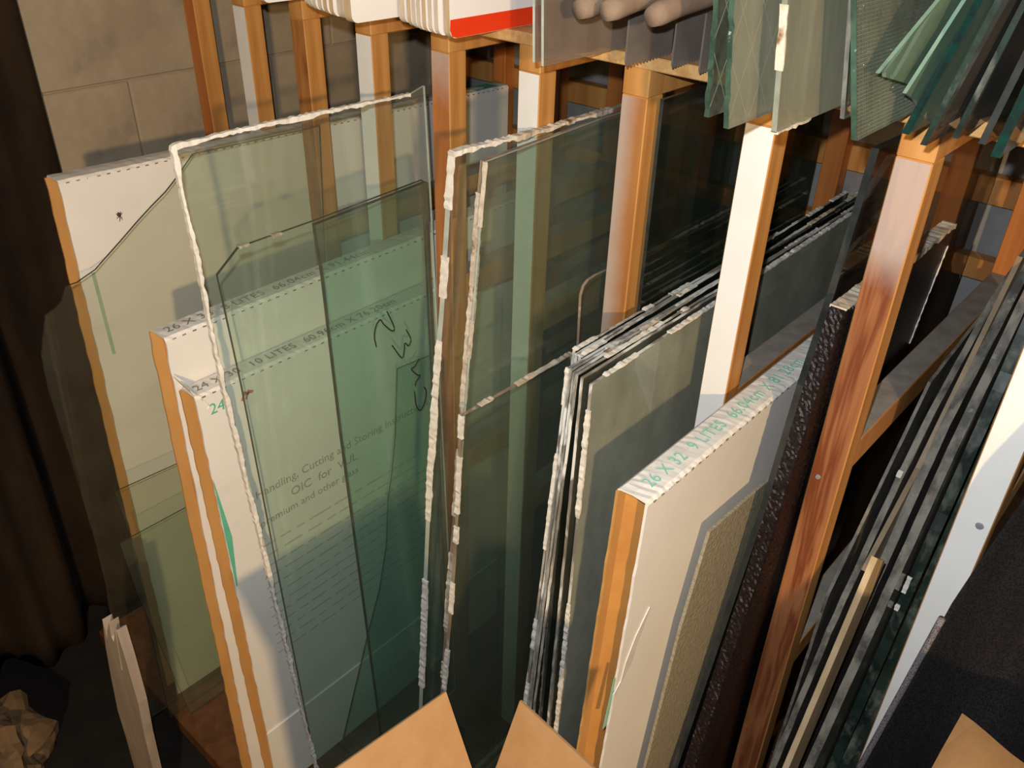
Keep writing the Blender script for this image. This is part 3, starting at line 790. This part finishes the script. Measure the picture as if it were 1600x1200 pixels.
# ------------------------------------------------------------------ glass, left bays
sheet('broken_pane', 'irregular', 0.004, ('glass_clear', 'edge_olive'), 'broken clear pane with a scalloped left edge at far left')
sheet('glass_sheet', 'c1', 0.003, ('glass_clear', 'edge_olive'), 'low clear pane behind the cartons, the one reaching higher of the two')
sheet('glass_sheet', 'c2', 0.003, ('glass_green', 'edge_olive'), 'lowest clear pane behind the cartons, its corner just below another')

s1 = sheet('glass_sheet', 'sheet1', 0.005, ('glass_green', 'edge_pale'), 'large greenish pane edged in white putty with black marker scrawl', root=True)
putty(s1, 'sheet1', 0.005, None, 'putty', 0.002, 0.0065, 21, pts=OUT['sheet1w'][1])
base = base_of('sheet1')
bm = bmesh.new()
for k in ('mark1', 'mark2', 'mark3', 'mark4'):
    (a, b), o = OUT[k]
    pts = []
    for i in range(len(o) - 1):     # Catmull-Rom through the stroke
        p0, p1, p2, p3 = o[max(i - 1, 0)], o[i], o[i + 1], o[min(i + 2, len(o) - 1)]
        for j in range(5):
            t = j / 5
            pts.append(tuple(0.5 * ((2 * p1[c]) + (-p0[c] + p2[c]) * t + (2 * p0[c] - 5 * p1[c] + 4 * p2[c] - p3[c]) * t * t + (-p0[c] + 3 * p1[c] - 3 * p2[c] + p3[c]) * t ** 3) for c in (0, 1)))
    pts.append(o[-1])
    tube(bm, [Vector((a + b * z - 0.0006, y, z)) - base for y, z in pts], [0.0013] * len(pts), 5)
tag(obj('marker_scrawl', bm, 'marker_black', s1), 'black handwritten scrawl')
s2 = sheet('glass_sheet', 'sheet2', 0.006, ('glass_green', 'edge_olive'), 'dark-edged green pane with a chipped top corner behind the white-edged one', root=True)
putty(s2, 'sheet2', 0.006, (6, 7), 'putty_old', 0.001, 0.004, 22, gaps=0.4)
sheet('glass_sheet', 'sheet2b', 0.009, ('glass_teal', 'edge_olive'), 'green pane whose dark front edge runs down the middle of the large one')
sheet('broken_pane', 'sheetH', 0.003, ('glass_teal', 'edge_olive'), 'low broken pane with a long curving crack edge, left of the pale-edged panes')

i1 = sheet('glass_sheet', 'I1', 0.010, ('glass_green', 'edge_pale'), 'tall pane with pale green-white edges in front of the white post', root=True)
putty(i1, 'I1', 0.010, (0, 1, 2, 3, 4, 5, 6), 'putty', 0.0004, 0.0035, 31, gaps=0.22, out=0.0018)
putty(i1, 'I1', 0.010, (11, 0), 'putty', 0.002, 0.008, 32, gaps=0.15)
putty(i1, 'I1', 0.010, (10, 11), 'putty_old', 0.002, 0.007, 33, gaps=0.2)
i2 = sheet('glass_sheet', 'I2', 0.011, ('glass_dirty', 'edge_brown'), 'tall pane with brown crusted front edge, second of the three tall ones', root=True)
putty(i2, 'I2', 0.011, (1, 2, 3, 4, 5, 6), 'putty_old', 0.0005, 0.004, 34, gaps=0.3, out=0.0016)
i3 = sheet('glass_sheet', 'I2b', 0.004, ('glass_green', 'edge_pale'), 'tall pane with pale front edge, rightmost of the three tall ones', root=True)
putty(i3, 'I2b', 0.004, (0, 1, 2, 3, 4), 'putty_old', 0.0005, 0.0016, 35, gaps=0.6)
j1 = sheet('glass_sheet', 'J', 0.007, ('glass_dirty', 'edge_brown'), 'dirty dark pane with white crusted edge, half as tall, beside the tall panes', root=True)
putty(j1, 'J', 0.007, (0, 1, 2, 3, 4), 'putty', 0.001, 0.0035, 36, gaps=0.3)
putty(j1, 'J', 0.007, (7, 0), 'putty_old', 0.0008, 0.002, 37, gaps=0.35)
sheet('glass_sheet', 'K', 0.005, ('glass_dirty', 'edge_brown'), 'dim pane with a rounded top corner behind the bare pine post')
sheet('glass_sheet', 'L', 0.006, ('glass_dark', 'edge_dark'), 'large dark green pane standing right under the shelf, behind the bare post')
for i in range(9):
    if i == 8:
        o = sheet('glass_sheet', 'M8', 0.005, ('glass_milky', 'edge_dirty'), 'outermost pale pane of the dirty stack, its face turned to the carton', root=True)
        putty(o, 'M8', 0.005, (4, 0), 'putty', 0.0005, 0.0022, 50, gaps=0.15)
        putty(o, 'M8', 0.005, (0, 1, 2), 'putty', 0.0005, 0.002, 51, gaps=0.25)
    elif i == 3:
        o = sheet('glass_sheet', 'M3', 0.005, ('glass_dark', 'edge_dirty'), 'chipped pane of the dirty stack, the first to stick out further than its left neighbours', root=True)
        putty(o, 'M3', 0.005, (0, 1, 2), 'putty', 0.001, 0.004, 52, gaps=0.45)
    else:
        o = sheet('glass_sheet', 'M%d' % i, 0.005, ('glass_dark' if i < 7 else 'glass_dirty', 'edge_dirty'), ('leftmost', 'second', 'third', '', 'fifth', 'sixth', 'seventh', 'eighth')[i] + ' from the left of nine dirty-edged panes stacked by the white post' if i else 'leftmost of nine dirty-edged panes stacked by the white post',
                  group='panes in the dirty stack', jag=0.0008, step=0.02, seed=i)
        if i in (0, 2, 4, 5, 6):
            putty(o, 'M%d' % i, 0.005, (4, 0), ('putty', 'putty_old')[i % 2], 0.0004, 0.0014, 90 + i, gaps=0.55, out=0.0009)
o = sheet('textured_pane', 'tan', 0.005, ('tan_textured', 'tan_textured'), 'beige textured pane leaning against the printed carton')
sheet('glass_sheet', 'Q1', 0.010, ('glass_bronze', 'edge_dark'), 'tall bronze pane with thick black front edge left of the grained post')
q2 = sheet('textured_pane', 'Q2', 0.020, ('black_rough', 'black_rough'), 'black rough-textured pane with chipped top, left of the grained post', root=True)
putty(q2, 'Q2', 0.020, (9, 0), 'putty_old', 0.004, 0.012, 61, gaps=0.1, out=0.001)
putty(q2, 'Q2', 0.020, (6, 7, 8, 9), 'putty', 0.001, 0.006, 62, gaps=0.55, out=0.001)

# pebbled relief standing proud on its front edge and on the strip of face beside it
(a, b), o = OUT['Q2']
fl = o[:5]
base = base_of('Q2')


def q2_front(t):
    d = [math.hypot(q[0] - p[0], q[1] - p[1]) for p, q in zip(fl, fl[1:])]
    u = t * sum(d)
    for (p, q), k in zip(zip(fl, fl[1:]), d):
        if u <= k:
            return p[0] + (q[0] - p[0]) * u / k, p[1] + (q[1] - p[1]) * u / k
        u -= k
    return fl[-1]


bm = bmesh.new()
rq = random.Random(77)
NL = 380
rows = []
for i in range(NL + 1):
    y, z = q2_front(i / NL)
    row = []
    for j in range(25):
        n = 0.0016 + 0.0016 * noise.noise(Vector((i * 0.55, j * 0.9, 3.0))) + rq.uniform(-0.0009, 0.0011)
        if j <= 6:
            v = Vector((a + 0.020 * j / 6, y - 0.002 - max(n, 0.0), z))
        else:
            v = Vector((a + 0.020 + max(n, 0.0), y - 0.002 + (j - 6) * 0.0036, z))
        row.append(bm.verts.new(v - base))
    rows.append(row)
for r0, r1 in zip(rows, rows[1:]):
    for j in range(24):
        bm.faces.new((r0[j], r0[j + 1], r1[j + 1], r1[j]))
obj('pebbled_relief', bm, 'black_rough', q2)

# ------------------------------------------------------------------ glass, right bay
sheet('glass_sheet', 'V1', 0.005, ('glass_dustgrey', 'edge_dusty'), 'grey smoky pane with a slanting top edge right of the grained post', jag=0.001)
v2 = sheet('glass_sheet', 'V2', 0.010, ('glass_dustgrey', 'edge_dusty'), 'grey pane with dark chipped front edge in the right bay', root=True, jag=0.003)
putty(v2, 'V2', 0.006, (1, 2), 'putty', 0.001, 0.004, 71, gaps=0.5)
sheet('wooden_lath', 'V3', 0.008, ('lath_wood', 'lath_wood'), 'tan wooden lath slanting between grey panes in the right bay', 'lath')
sheet('glass_sheet', 'V4', 0.014, ('glass_dustgrey', 'edge_dusty'), 'grey-brown dusty pane just left of the pale lath', jag=0.003)
sheet('wooden_lath', 'V5', 0.009, ('pale_wood', 'pale_wood'), 'pale cream lath standing before dark green panes at lower right', 'lath')
sheet('glass_sheet', 'V6', 0.014, ('glass_dustgrey', 'edge_dusty'), 'dark dusty pane just right of the pale lath', jag=0.003, seed=3)
v7 = sheet('glass_sheet', 'V7', 0.017, ('glass_dark', 'edge_bottle'), 'thick dark green pane second from the right white post', root=True, jag=0.002)
putty(v7, 'V7', 0.005, (2, 3), 'putty', 0.0005, 0.002, 72, gaps=0.75, step=0.004)
sheet('glass_sheet', 'V8', 0.025, ('glass_dark', 'edge_bottle'), 'thick dark green pane right against the white post at right', jag=0.001, seed=5)

# ------------------------------------------------------------------ on the shelf: white panels


def panel(x, y0, th, lean, label, group, red=False, yb=0.30, z=1.6005):
    h = 0.55
    r = 0.012
    e = empty('sign_panel', (x, (y0 + yb) / 2, z), label, 'panel', group)
    yc = (y0 + yb) / 2
    o = [(y0 - yc, h), (y0 - yc, r)]
    for k in range(1, 4):
        a = math.pi / 2 * k / 4
        o.append((y0 - yc + r - r * math.cos(a), r - r * math.sin(a)))
    o += [(y0 - yc + r, 0.0), (yb - yc, 0.0), (yb - yc, h)]
    bm = bmesh.new()
    c0, c1, sd = poly(bm, [Vector((lean * zz, yy, zz)) for yy, zz in o], Vector((th, 0, 0)))
    for f in sd:
        f.material_index = 1
    obj('board', bm, ['panel_white', 'panel_edge' if int(abs(x) * 1000) % 3 else 'panel_edge_brown'], e)
    if red:
        bm = bmesh.new()
        poly(bm, [Vector((lean * zz + th, yy, zz)) for yy, zz in ((y0 - yc + 0.001, 0.026), (y0 - yc, 0.012), (y0 - yc + 0.004, 0.003), (y0 - yc + 0.012, 0.0004), (yb - yc, 0.0004), (yb - yc, 0.026))], Vector((0.0008, 0, 0)))
        obj('red_stripe', bm, 'panel_red', e)
    return e


g = 'white panels on the shelf'
panel(-1.375, -0.150, 0.012, -0.03, 'white panel alone at the left end of the shelf row', g)
xs = [-1.300, -1.279, -1.258, -1.237, -1.215, -1.194]
ys = [-0.111, -0.120, -0.127, -0.131, -0.137, -0.141]
ORD = ('first', 'second', 'third', 'fourth', 'fifth', 'sixth')
for w, x, y in zip(ORD, xs, ys):
    panel(x, y, 0.010, -0.02, w + ' thin white panel from the left in the left shelf bundle', 'panels of the left shelf bundle')
panel(-1.172, -0.143, 0.016, -0.02, 'thicker white panel just behind the big blank face of the left bundle', g)
panel(-1.140, -0.155, 0.018, -0.02, 'blank white panel closing the left shelf bundle, its face fully shown', g)
panel(-1.082, -0.094, 0.014, -0.02, 'leftmost rounded white panel of the shelf bundle that ends in red', g)
xs = [-1.050, -1.034, -1.018, -1.003, -0.988, -0.973]
ys = [-0.105, -0.110, -0.115, -0.118, -0.120, -0.122]
for w, x, y in zip(ORD, xs, ys):
    panel(x, y, 0.008, -0.02, w + ' thin panel from the left in the red-ended shelf bundle', 'panels of the red-ended shelf bundle')
panel(-0.951, -0.124, 0.012, -0.02, 'white panel with a bright red stripe along its lower edge', g, red=True)

# plexiglass
sheet('plexiglass_sheet', 'px1', 0.004, ('plexi', 'edge_pale'), 'cloudy plexiglass sheet on the shelf, left one of two', 'plexiglass')
sheet('plexiglass_sheet', 'px2', 0.004, ('plexi', 'edge_pale'), 'cloudy plexiglass sheet on the shelf, right one of two', 'plexiglass')


# toothed scrapers with rounded handles
def scraper(x, y0, y1, hy, hz, label):
    e = empty('toothed_scraper', (x, (y0 + y1) / 2, 1.6003), label, 'scraper', 'toothed scrapers on the shelf')
    yc = (y0 + y1) / 2
    n = 14
    o = [(y0 - yc, 0.072)]
    for i in range(n):
        t0 = y0 - yc + (y1 - y0) * i / n
        t1 = y0 - yc + (y1 - y0) * (i + 0.5) / n
        o += [(t0, 0.006), (t1, 0.0)]
    o += [(y1 - yc, 0.006), (y1 - yc, 0.072)]
    bm = bmesh.new()
    poly(bm, [Vector((0, y, z)) for y, z in o], Vector((0.0025, 0, 0)))
    obj('blade', bm, 'blade_steel', e)
    bm = bmesh.new()
    z = hz - 1.6003
    pts, rad = [], []
    for i in range(15):
        s = i / 14
        pts.append(Vector((0.001, hy - yc + 0.21 * s, z + 0.052 * s * s + 0.006 * math.sin(s * 6))))
        rad.append((0.0135 + 0.003 * math.sin(s * 3.0)) * (0.80 if i == 0 else 1.0))
    tube(bm, pts, rad, 16)
    obj('handle', bm, 'handle_tan', e, smooth=True)
    return e


scraper(-0.664, -0.078, 0.030, -0.183, 1.680, 'toothed steel scraper with tan handle, leftmost of three')
scraper(-0.617, -0.040, 0.050, -0.193, 1.685, 'toothed steel scraper with tan handle, middle of three')
scraper(-0.576, -0.040, 0.050, -0.162, 1.681, 'toothed steel scraper with tan handle, rightmost of three, beside the wired glass')


# wired and textured glass
def wire_net(parent, key, th):
    (a, b), o = OUT[key]
    base = parent.location
    y0, y1, z0, z1 = o[0][0], o[1][0], o[0][1], o[2][1]
    bm = bmesh.new()
    st = 0.045
    k = -20
    while k < 40:
        for s in (1, -1):
            pts = []
            for j in range(60):
                z = z0 + 0.003 + (z1 - z0 - 0.006) * j / 59
                y = y0 + k * st + s * (z - z0) * 0.62
                if y0 + 0.002 < y < y1 - 0.002:
                    pts.append(Vector((a + b * z + th / 2, y, z)) - base)
            if len(pts) > 2:
                tube(bm, [pts[0], pts[-1]], [0.0005, 0.0005], 4)
        k += 1
    return obj('wire_mesh', bm, 'wire_steel', parent)


w1 = sheet('wired_pane', 'w1', 0.006, ('glass_wired', 'edge_green'), 'wired glass pane with crystalline chipped edge, left of two', root=True, jag=0.002, step=0.008, seed=1)
wire_net(w1, 'w1', 0.006)
w2 = sheet('wired_pane', 'w2', 0.006, ('glass_frost', 'edge_green'), 'clouded wired glass pane, right of two, over the white post', root=True, jag=0.002, step=0.008, seed=2)
wire_net(w2, 'w2', 0.006)
f1 = sheet('frosted_pane', 'fro', 0.006, ('glass_frost', 'edge_frost'), 'frosted pale pane with ragged tape on its edge, above the white post', root=True)
putty(f1, 'fro', 0.006, (0, 3), 'putty_old', 0.0003, 0.0018, 81, gaps=0.6, out=0.0008)
putty(f1, 'fro', 0.006, (0, 1), 'putty_old', 0.0005, 0.002, 82, gaps=0.2)
sheet('glass_sheet', 'nar', 0.005, ('glass_dirty', 'edge_dusty'), 'narrow grey pane peeking out behind the patterned pane on the shelf')
sheet('patterned_pane', 'pat', 0.006, ('glass_patterned', 'edge_green'), 'greenish pane with a fine dimpled pattern on the shelf')


def shard(name, pts3, th, mats, label):
    bm = bmesh.new()
    base = Vector(pts3[0])
    for p in pts3:
        if p[2] < base.z:
            base = Vector(p)
    poly(bm, [Vector(p) - base for p in pts3], Vector((th, 0, 0)))
    o = obj(name, bm, list(mats), None, base)
    for i, f in enumerate(o.data.polygons):
        if i > 1:
            f.material_index = 1
    return tag(o, label, 'glass shard', 'broken pieces leaning at the right end of the shelf')


sheet('glass_shard', 's1', 0.008, ('glass_mint', 'edge_teal'), 'shelf shard with a broad dark teal edge, just right of the mint pieces', 'glass shard')
sheet('glass_shard', 's2', 0.006, ('glass_smoke', 'edge_bottle'), 'grey shelf shard over the top of the grained post', 'glass shard')
sheet('glass_shard', 's3', 0.006, ('glass_smoke', 'edge_bottle'), 'grey-green shelf shard, third from the mint pieces', 'glass shard')
sheet('glass_shard', 's4', 0.007, ('glass_dark', 'edge_dark'), 'near-black shelf shard beside the sparkling teal edge', 'glass shard')
sheet('glass_shard', 's5', 0.009, ('glass_smoke', 'edge_teal'), 'shelf shard with sparkling teal broken edge at the right', 'glass shard')
sheet('glass_shard', 's6', 0.006, ('glass_smoke', 'edge_dark'), 'shelf shard at the extreme right of the row', 'glass shard')
shard('mint_glass_piece', [(-0.305, -0.180, 1.668), (-0.305, -0.165, 1.668), (-0.305, -0.158, 1.661), (-0.305, -0.105, 1.648), (-0.305, 0.08, 1.6005), (-0.305, 0.18, 1.6005), (-0.23, 0.18, 1.95), (-0.23, 0.02, 1.95), (-0.285, -0.10, 1.74)], 0.004, ('glass_mint', 'edge_mint'),
      'pale mint broken piece with a pointed tip, left of two')
shard('mint_glass_piece', [(-0.296, -0.115, 1.640), (-0.296, -0.08, 1.628), (-0.296, -0.03, 1.6005), (-0.296, 0.16, 1.6005), (-0.21, 0.16, 1.95), (-0.21, 0.03, 1.95), (-0.272, -0.085, 1.73)], 0.004, ('glass_mint', 'edge_mint'),
      'pale mint broken piece with a notched end, right of two')

# ------------------------------------------------------------------ floor level and foreground
(yy, _), o = OUT['stick']
bm = bmesh.new()
bx = Vector((-1.30, yy, -0.15))
poly(bm, [Vector((x, yy, max(z, -0.149))) - bx for x, z in o], Vector((0, 0.018, 0)))
tag(obj('splintered_stake', bm, 'stake_wood', None, bx), 'pale splintered wooden stake standing at lower left', 'stake')

bm = bmesh.new()
bmesh.ops.create_icosphere(bm, subdivisions=4, radius=0.13)
for v in bm.verts:
    n = noise.noise(v.co * 11.0) * 0.7 + noise.noise(v.co * 24.0) * 0.25
    v.co *= 1.0 + abs(n) * 0.9 - 0.2
    v.co.z *= 0.75
zmin = min(v.co.z for v in bm.verts)
for v in bm.verts:
    v.co.z -= zmin
tag(obj('crumpled_paper', bm, 'crumpled_paper', None, (-1.74, -0.93, -0.149)), 'crumpled brown wrapping paper on the floor at lower left', 'paper')

# dark brown cloth hanging beyond the end of the block wall
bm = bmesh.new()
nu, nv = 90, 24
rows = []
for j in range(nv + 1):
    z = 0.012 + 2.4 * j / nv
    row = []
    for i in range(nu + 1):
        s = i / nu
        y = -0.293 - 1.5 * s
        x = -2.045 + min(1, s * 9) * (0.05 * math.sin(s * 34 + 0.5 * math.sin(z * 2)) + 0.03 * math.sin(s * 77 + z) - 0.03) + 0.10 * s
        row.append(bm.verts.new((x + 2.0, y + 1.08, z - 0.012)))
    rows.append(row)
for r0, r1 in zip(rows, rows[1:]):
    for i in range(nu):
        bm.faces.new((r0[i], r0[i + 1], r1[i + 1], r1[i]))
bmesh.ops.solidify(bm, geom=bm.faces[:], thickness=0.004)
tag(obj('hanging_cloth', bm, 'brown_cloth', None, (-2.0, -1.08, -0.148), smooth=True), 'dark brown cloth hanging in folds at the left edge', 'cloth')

# open carton on the floor, only its raised flaps reach into the picture
oc = empty('open_carton', (-0.32, -0.75, -0.15), 'open brown cardboard carton with raised flaps in the foreground', 'carton')
OB = Vector((-0.32, -0.75, -0.15))
CQ = [Vector((-0.438, -0.580, -0.15)), Vector((-0.475, -0.920, -0.15)), Vector((-0.238, -0.944, -0.15)), Vector((-0.204, -0.602, -0.15))]
bm = bmesh.new()
mid = sum(CQ, Vector()) / 4
for k in range(4):
    p, q = CQ[k], CQ[(k + 1) % 4]
    pi, qi = p + (mid - p) * 0.02, q + (mid - q) * 0.02
    poly(bm, [p - OB, q - OB, qi - OB, pi - OB], Vector((0, 0, 0.95)))
poly(bm, [p - OB + (mid - p) * 0.025 for p in CQ], Vector((0, 0, 0.004)))
obj('carton_body', bm, 'card_flap', oc)


def flap(name, pts, n):
    bm = bmesh.new()
    poly(bm, [Vector(p) - OB for p in pts], Vector(n) * 0.004)
    return obj(name, bm, 'card_flap', oc)


flap('carton_flap', [(-0.438, -0.580, 0.80), (-0.510, -0.573, 0.95), (-0.547, -0.913, 0.95), (-0.475, -0.920, 0.80)], (0.8, 0, 0.5))
flap('carton_flap', [(-0.434, -0.580, 0.80), (-0.431, -0.517, 0.95), (-0.205, -0.538, 0.95), (-0.208, -0.601, 0.80)], (0, -0.9, 0.4))

# brown paper sack edge at the lower right
bm = bmesh.new()
nu, nv = 22, 12
rows = []
BPX = Vector((0.10, -0.30, -0.05))
for j in range(nv + 1):
    t = j / nv
    row = []
    for i in range(nu + 1):
        s = i / nu
        top = 1.055 - 0.02 * math.sin(s * 3.1)
        x = -0.016 + 0.30 * s - 0.02 * (1 - t)
        y = -0.270 + 0.05 * s - 0.30 * (1 - t) ** 0.8 + 0.010 * math.sin(s * 9 + t * 3)
        z = top - 1.103 * (1 - t) ** 1.6 + 0.006 * math.sin(s * 13 + t * 7) * t
        row.append(bm.verts.new(Vector((x, y, max(z, -0.049))) - BPX))
    rows.append(row)
for r0, r1 in zip(rows, rows[1:]):
    for i in range(nu):
        bm.faces.new((r0[i], r0[i + 1], r1[i + 1], r1[i]))
bmesh.ops.solidify(bm, geom=bm.faces[:], thickness=0.003)
tag(obj('cardboard_sheet', bm, 'card_flap', None, BPX, smooth=True), 'bent brown cardboard sheet at the lower right corner', 'cardboard')

# black mesh fabric hanging in front of the right white post
mf = empty('mesh_fabric', (0.15, -0.08, -0.048), 'black mesh fabric with a stitched grey hem beside the right white post', 'fabric')
FB = Vector((0.15, -0.08, -0.048))
EDGE = [(0.0, -0.125), (0.45, -0.120), (0.64, -0.109), (0.87, -0.093), (1.03, -0.082), (1.11, -0.072), (1.23, -0.055), (1.31, -0.030), (1.42, 0.01)]


def edge_x(z):
    for (z0, x0), (z1, x1) in zip(EDGE, EDGE[1:]):
        if z <= z1:
            return x0 + (x1 - x0) * (z - z0) / (z1 - z0)
    return EDGE[-1][1]


bm = bmesh.new()
nu, nv = 70, 60
rows = []
for j in range(nv + 1):
    z = -0.048 + 1.468 * j / nv
    x0 = edge_x(z)
    row = []
    for i in range(nu + 1):
        s = i / nu
        fold = 0.030 * math.sin(s * 11 + 2.2 * math.sin(z * 3.1)) + 0.014 * math.sin(s * 27 + z * 9)
        y = -0.075 - 0.10 * math.sin(min(1, s * 2.2) * math.pi / 2) * 0.6 + fold * min(1, s * 6)
        row.append(bm.verts.new(Vector((x0 + 0.55 * s, y, z)) - FB))
    rows.append(row)
for r0, r1 in zip(rows, rows[1:]):
    for i in range(nu):
        bm.faces.new((r0[i], r0[i + 1], r1[i + 1], r1[i]))
bmesh.ops.solidify(bm, geom=bm.faces[:], thickness=0.002)
obj('cloth', bm, 'black_mesh', mf, smooth=True)
bm = bmesh.new()
pts = [Vector((edge_x(z) - 0.001, -0.088, z)) - FB for z in [-0.04 + 1.05 * k / 60 for k in range(61)]]
tube(bm, pts, [0.0045] * len(pts), 8)
obj('hem', bm, 'mesh_hem', mf, smooth=True)
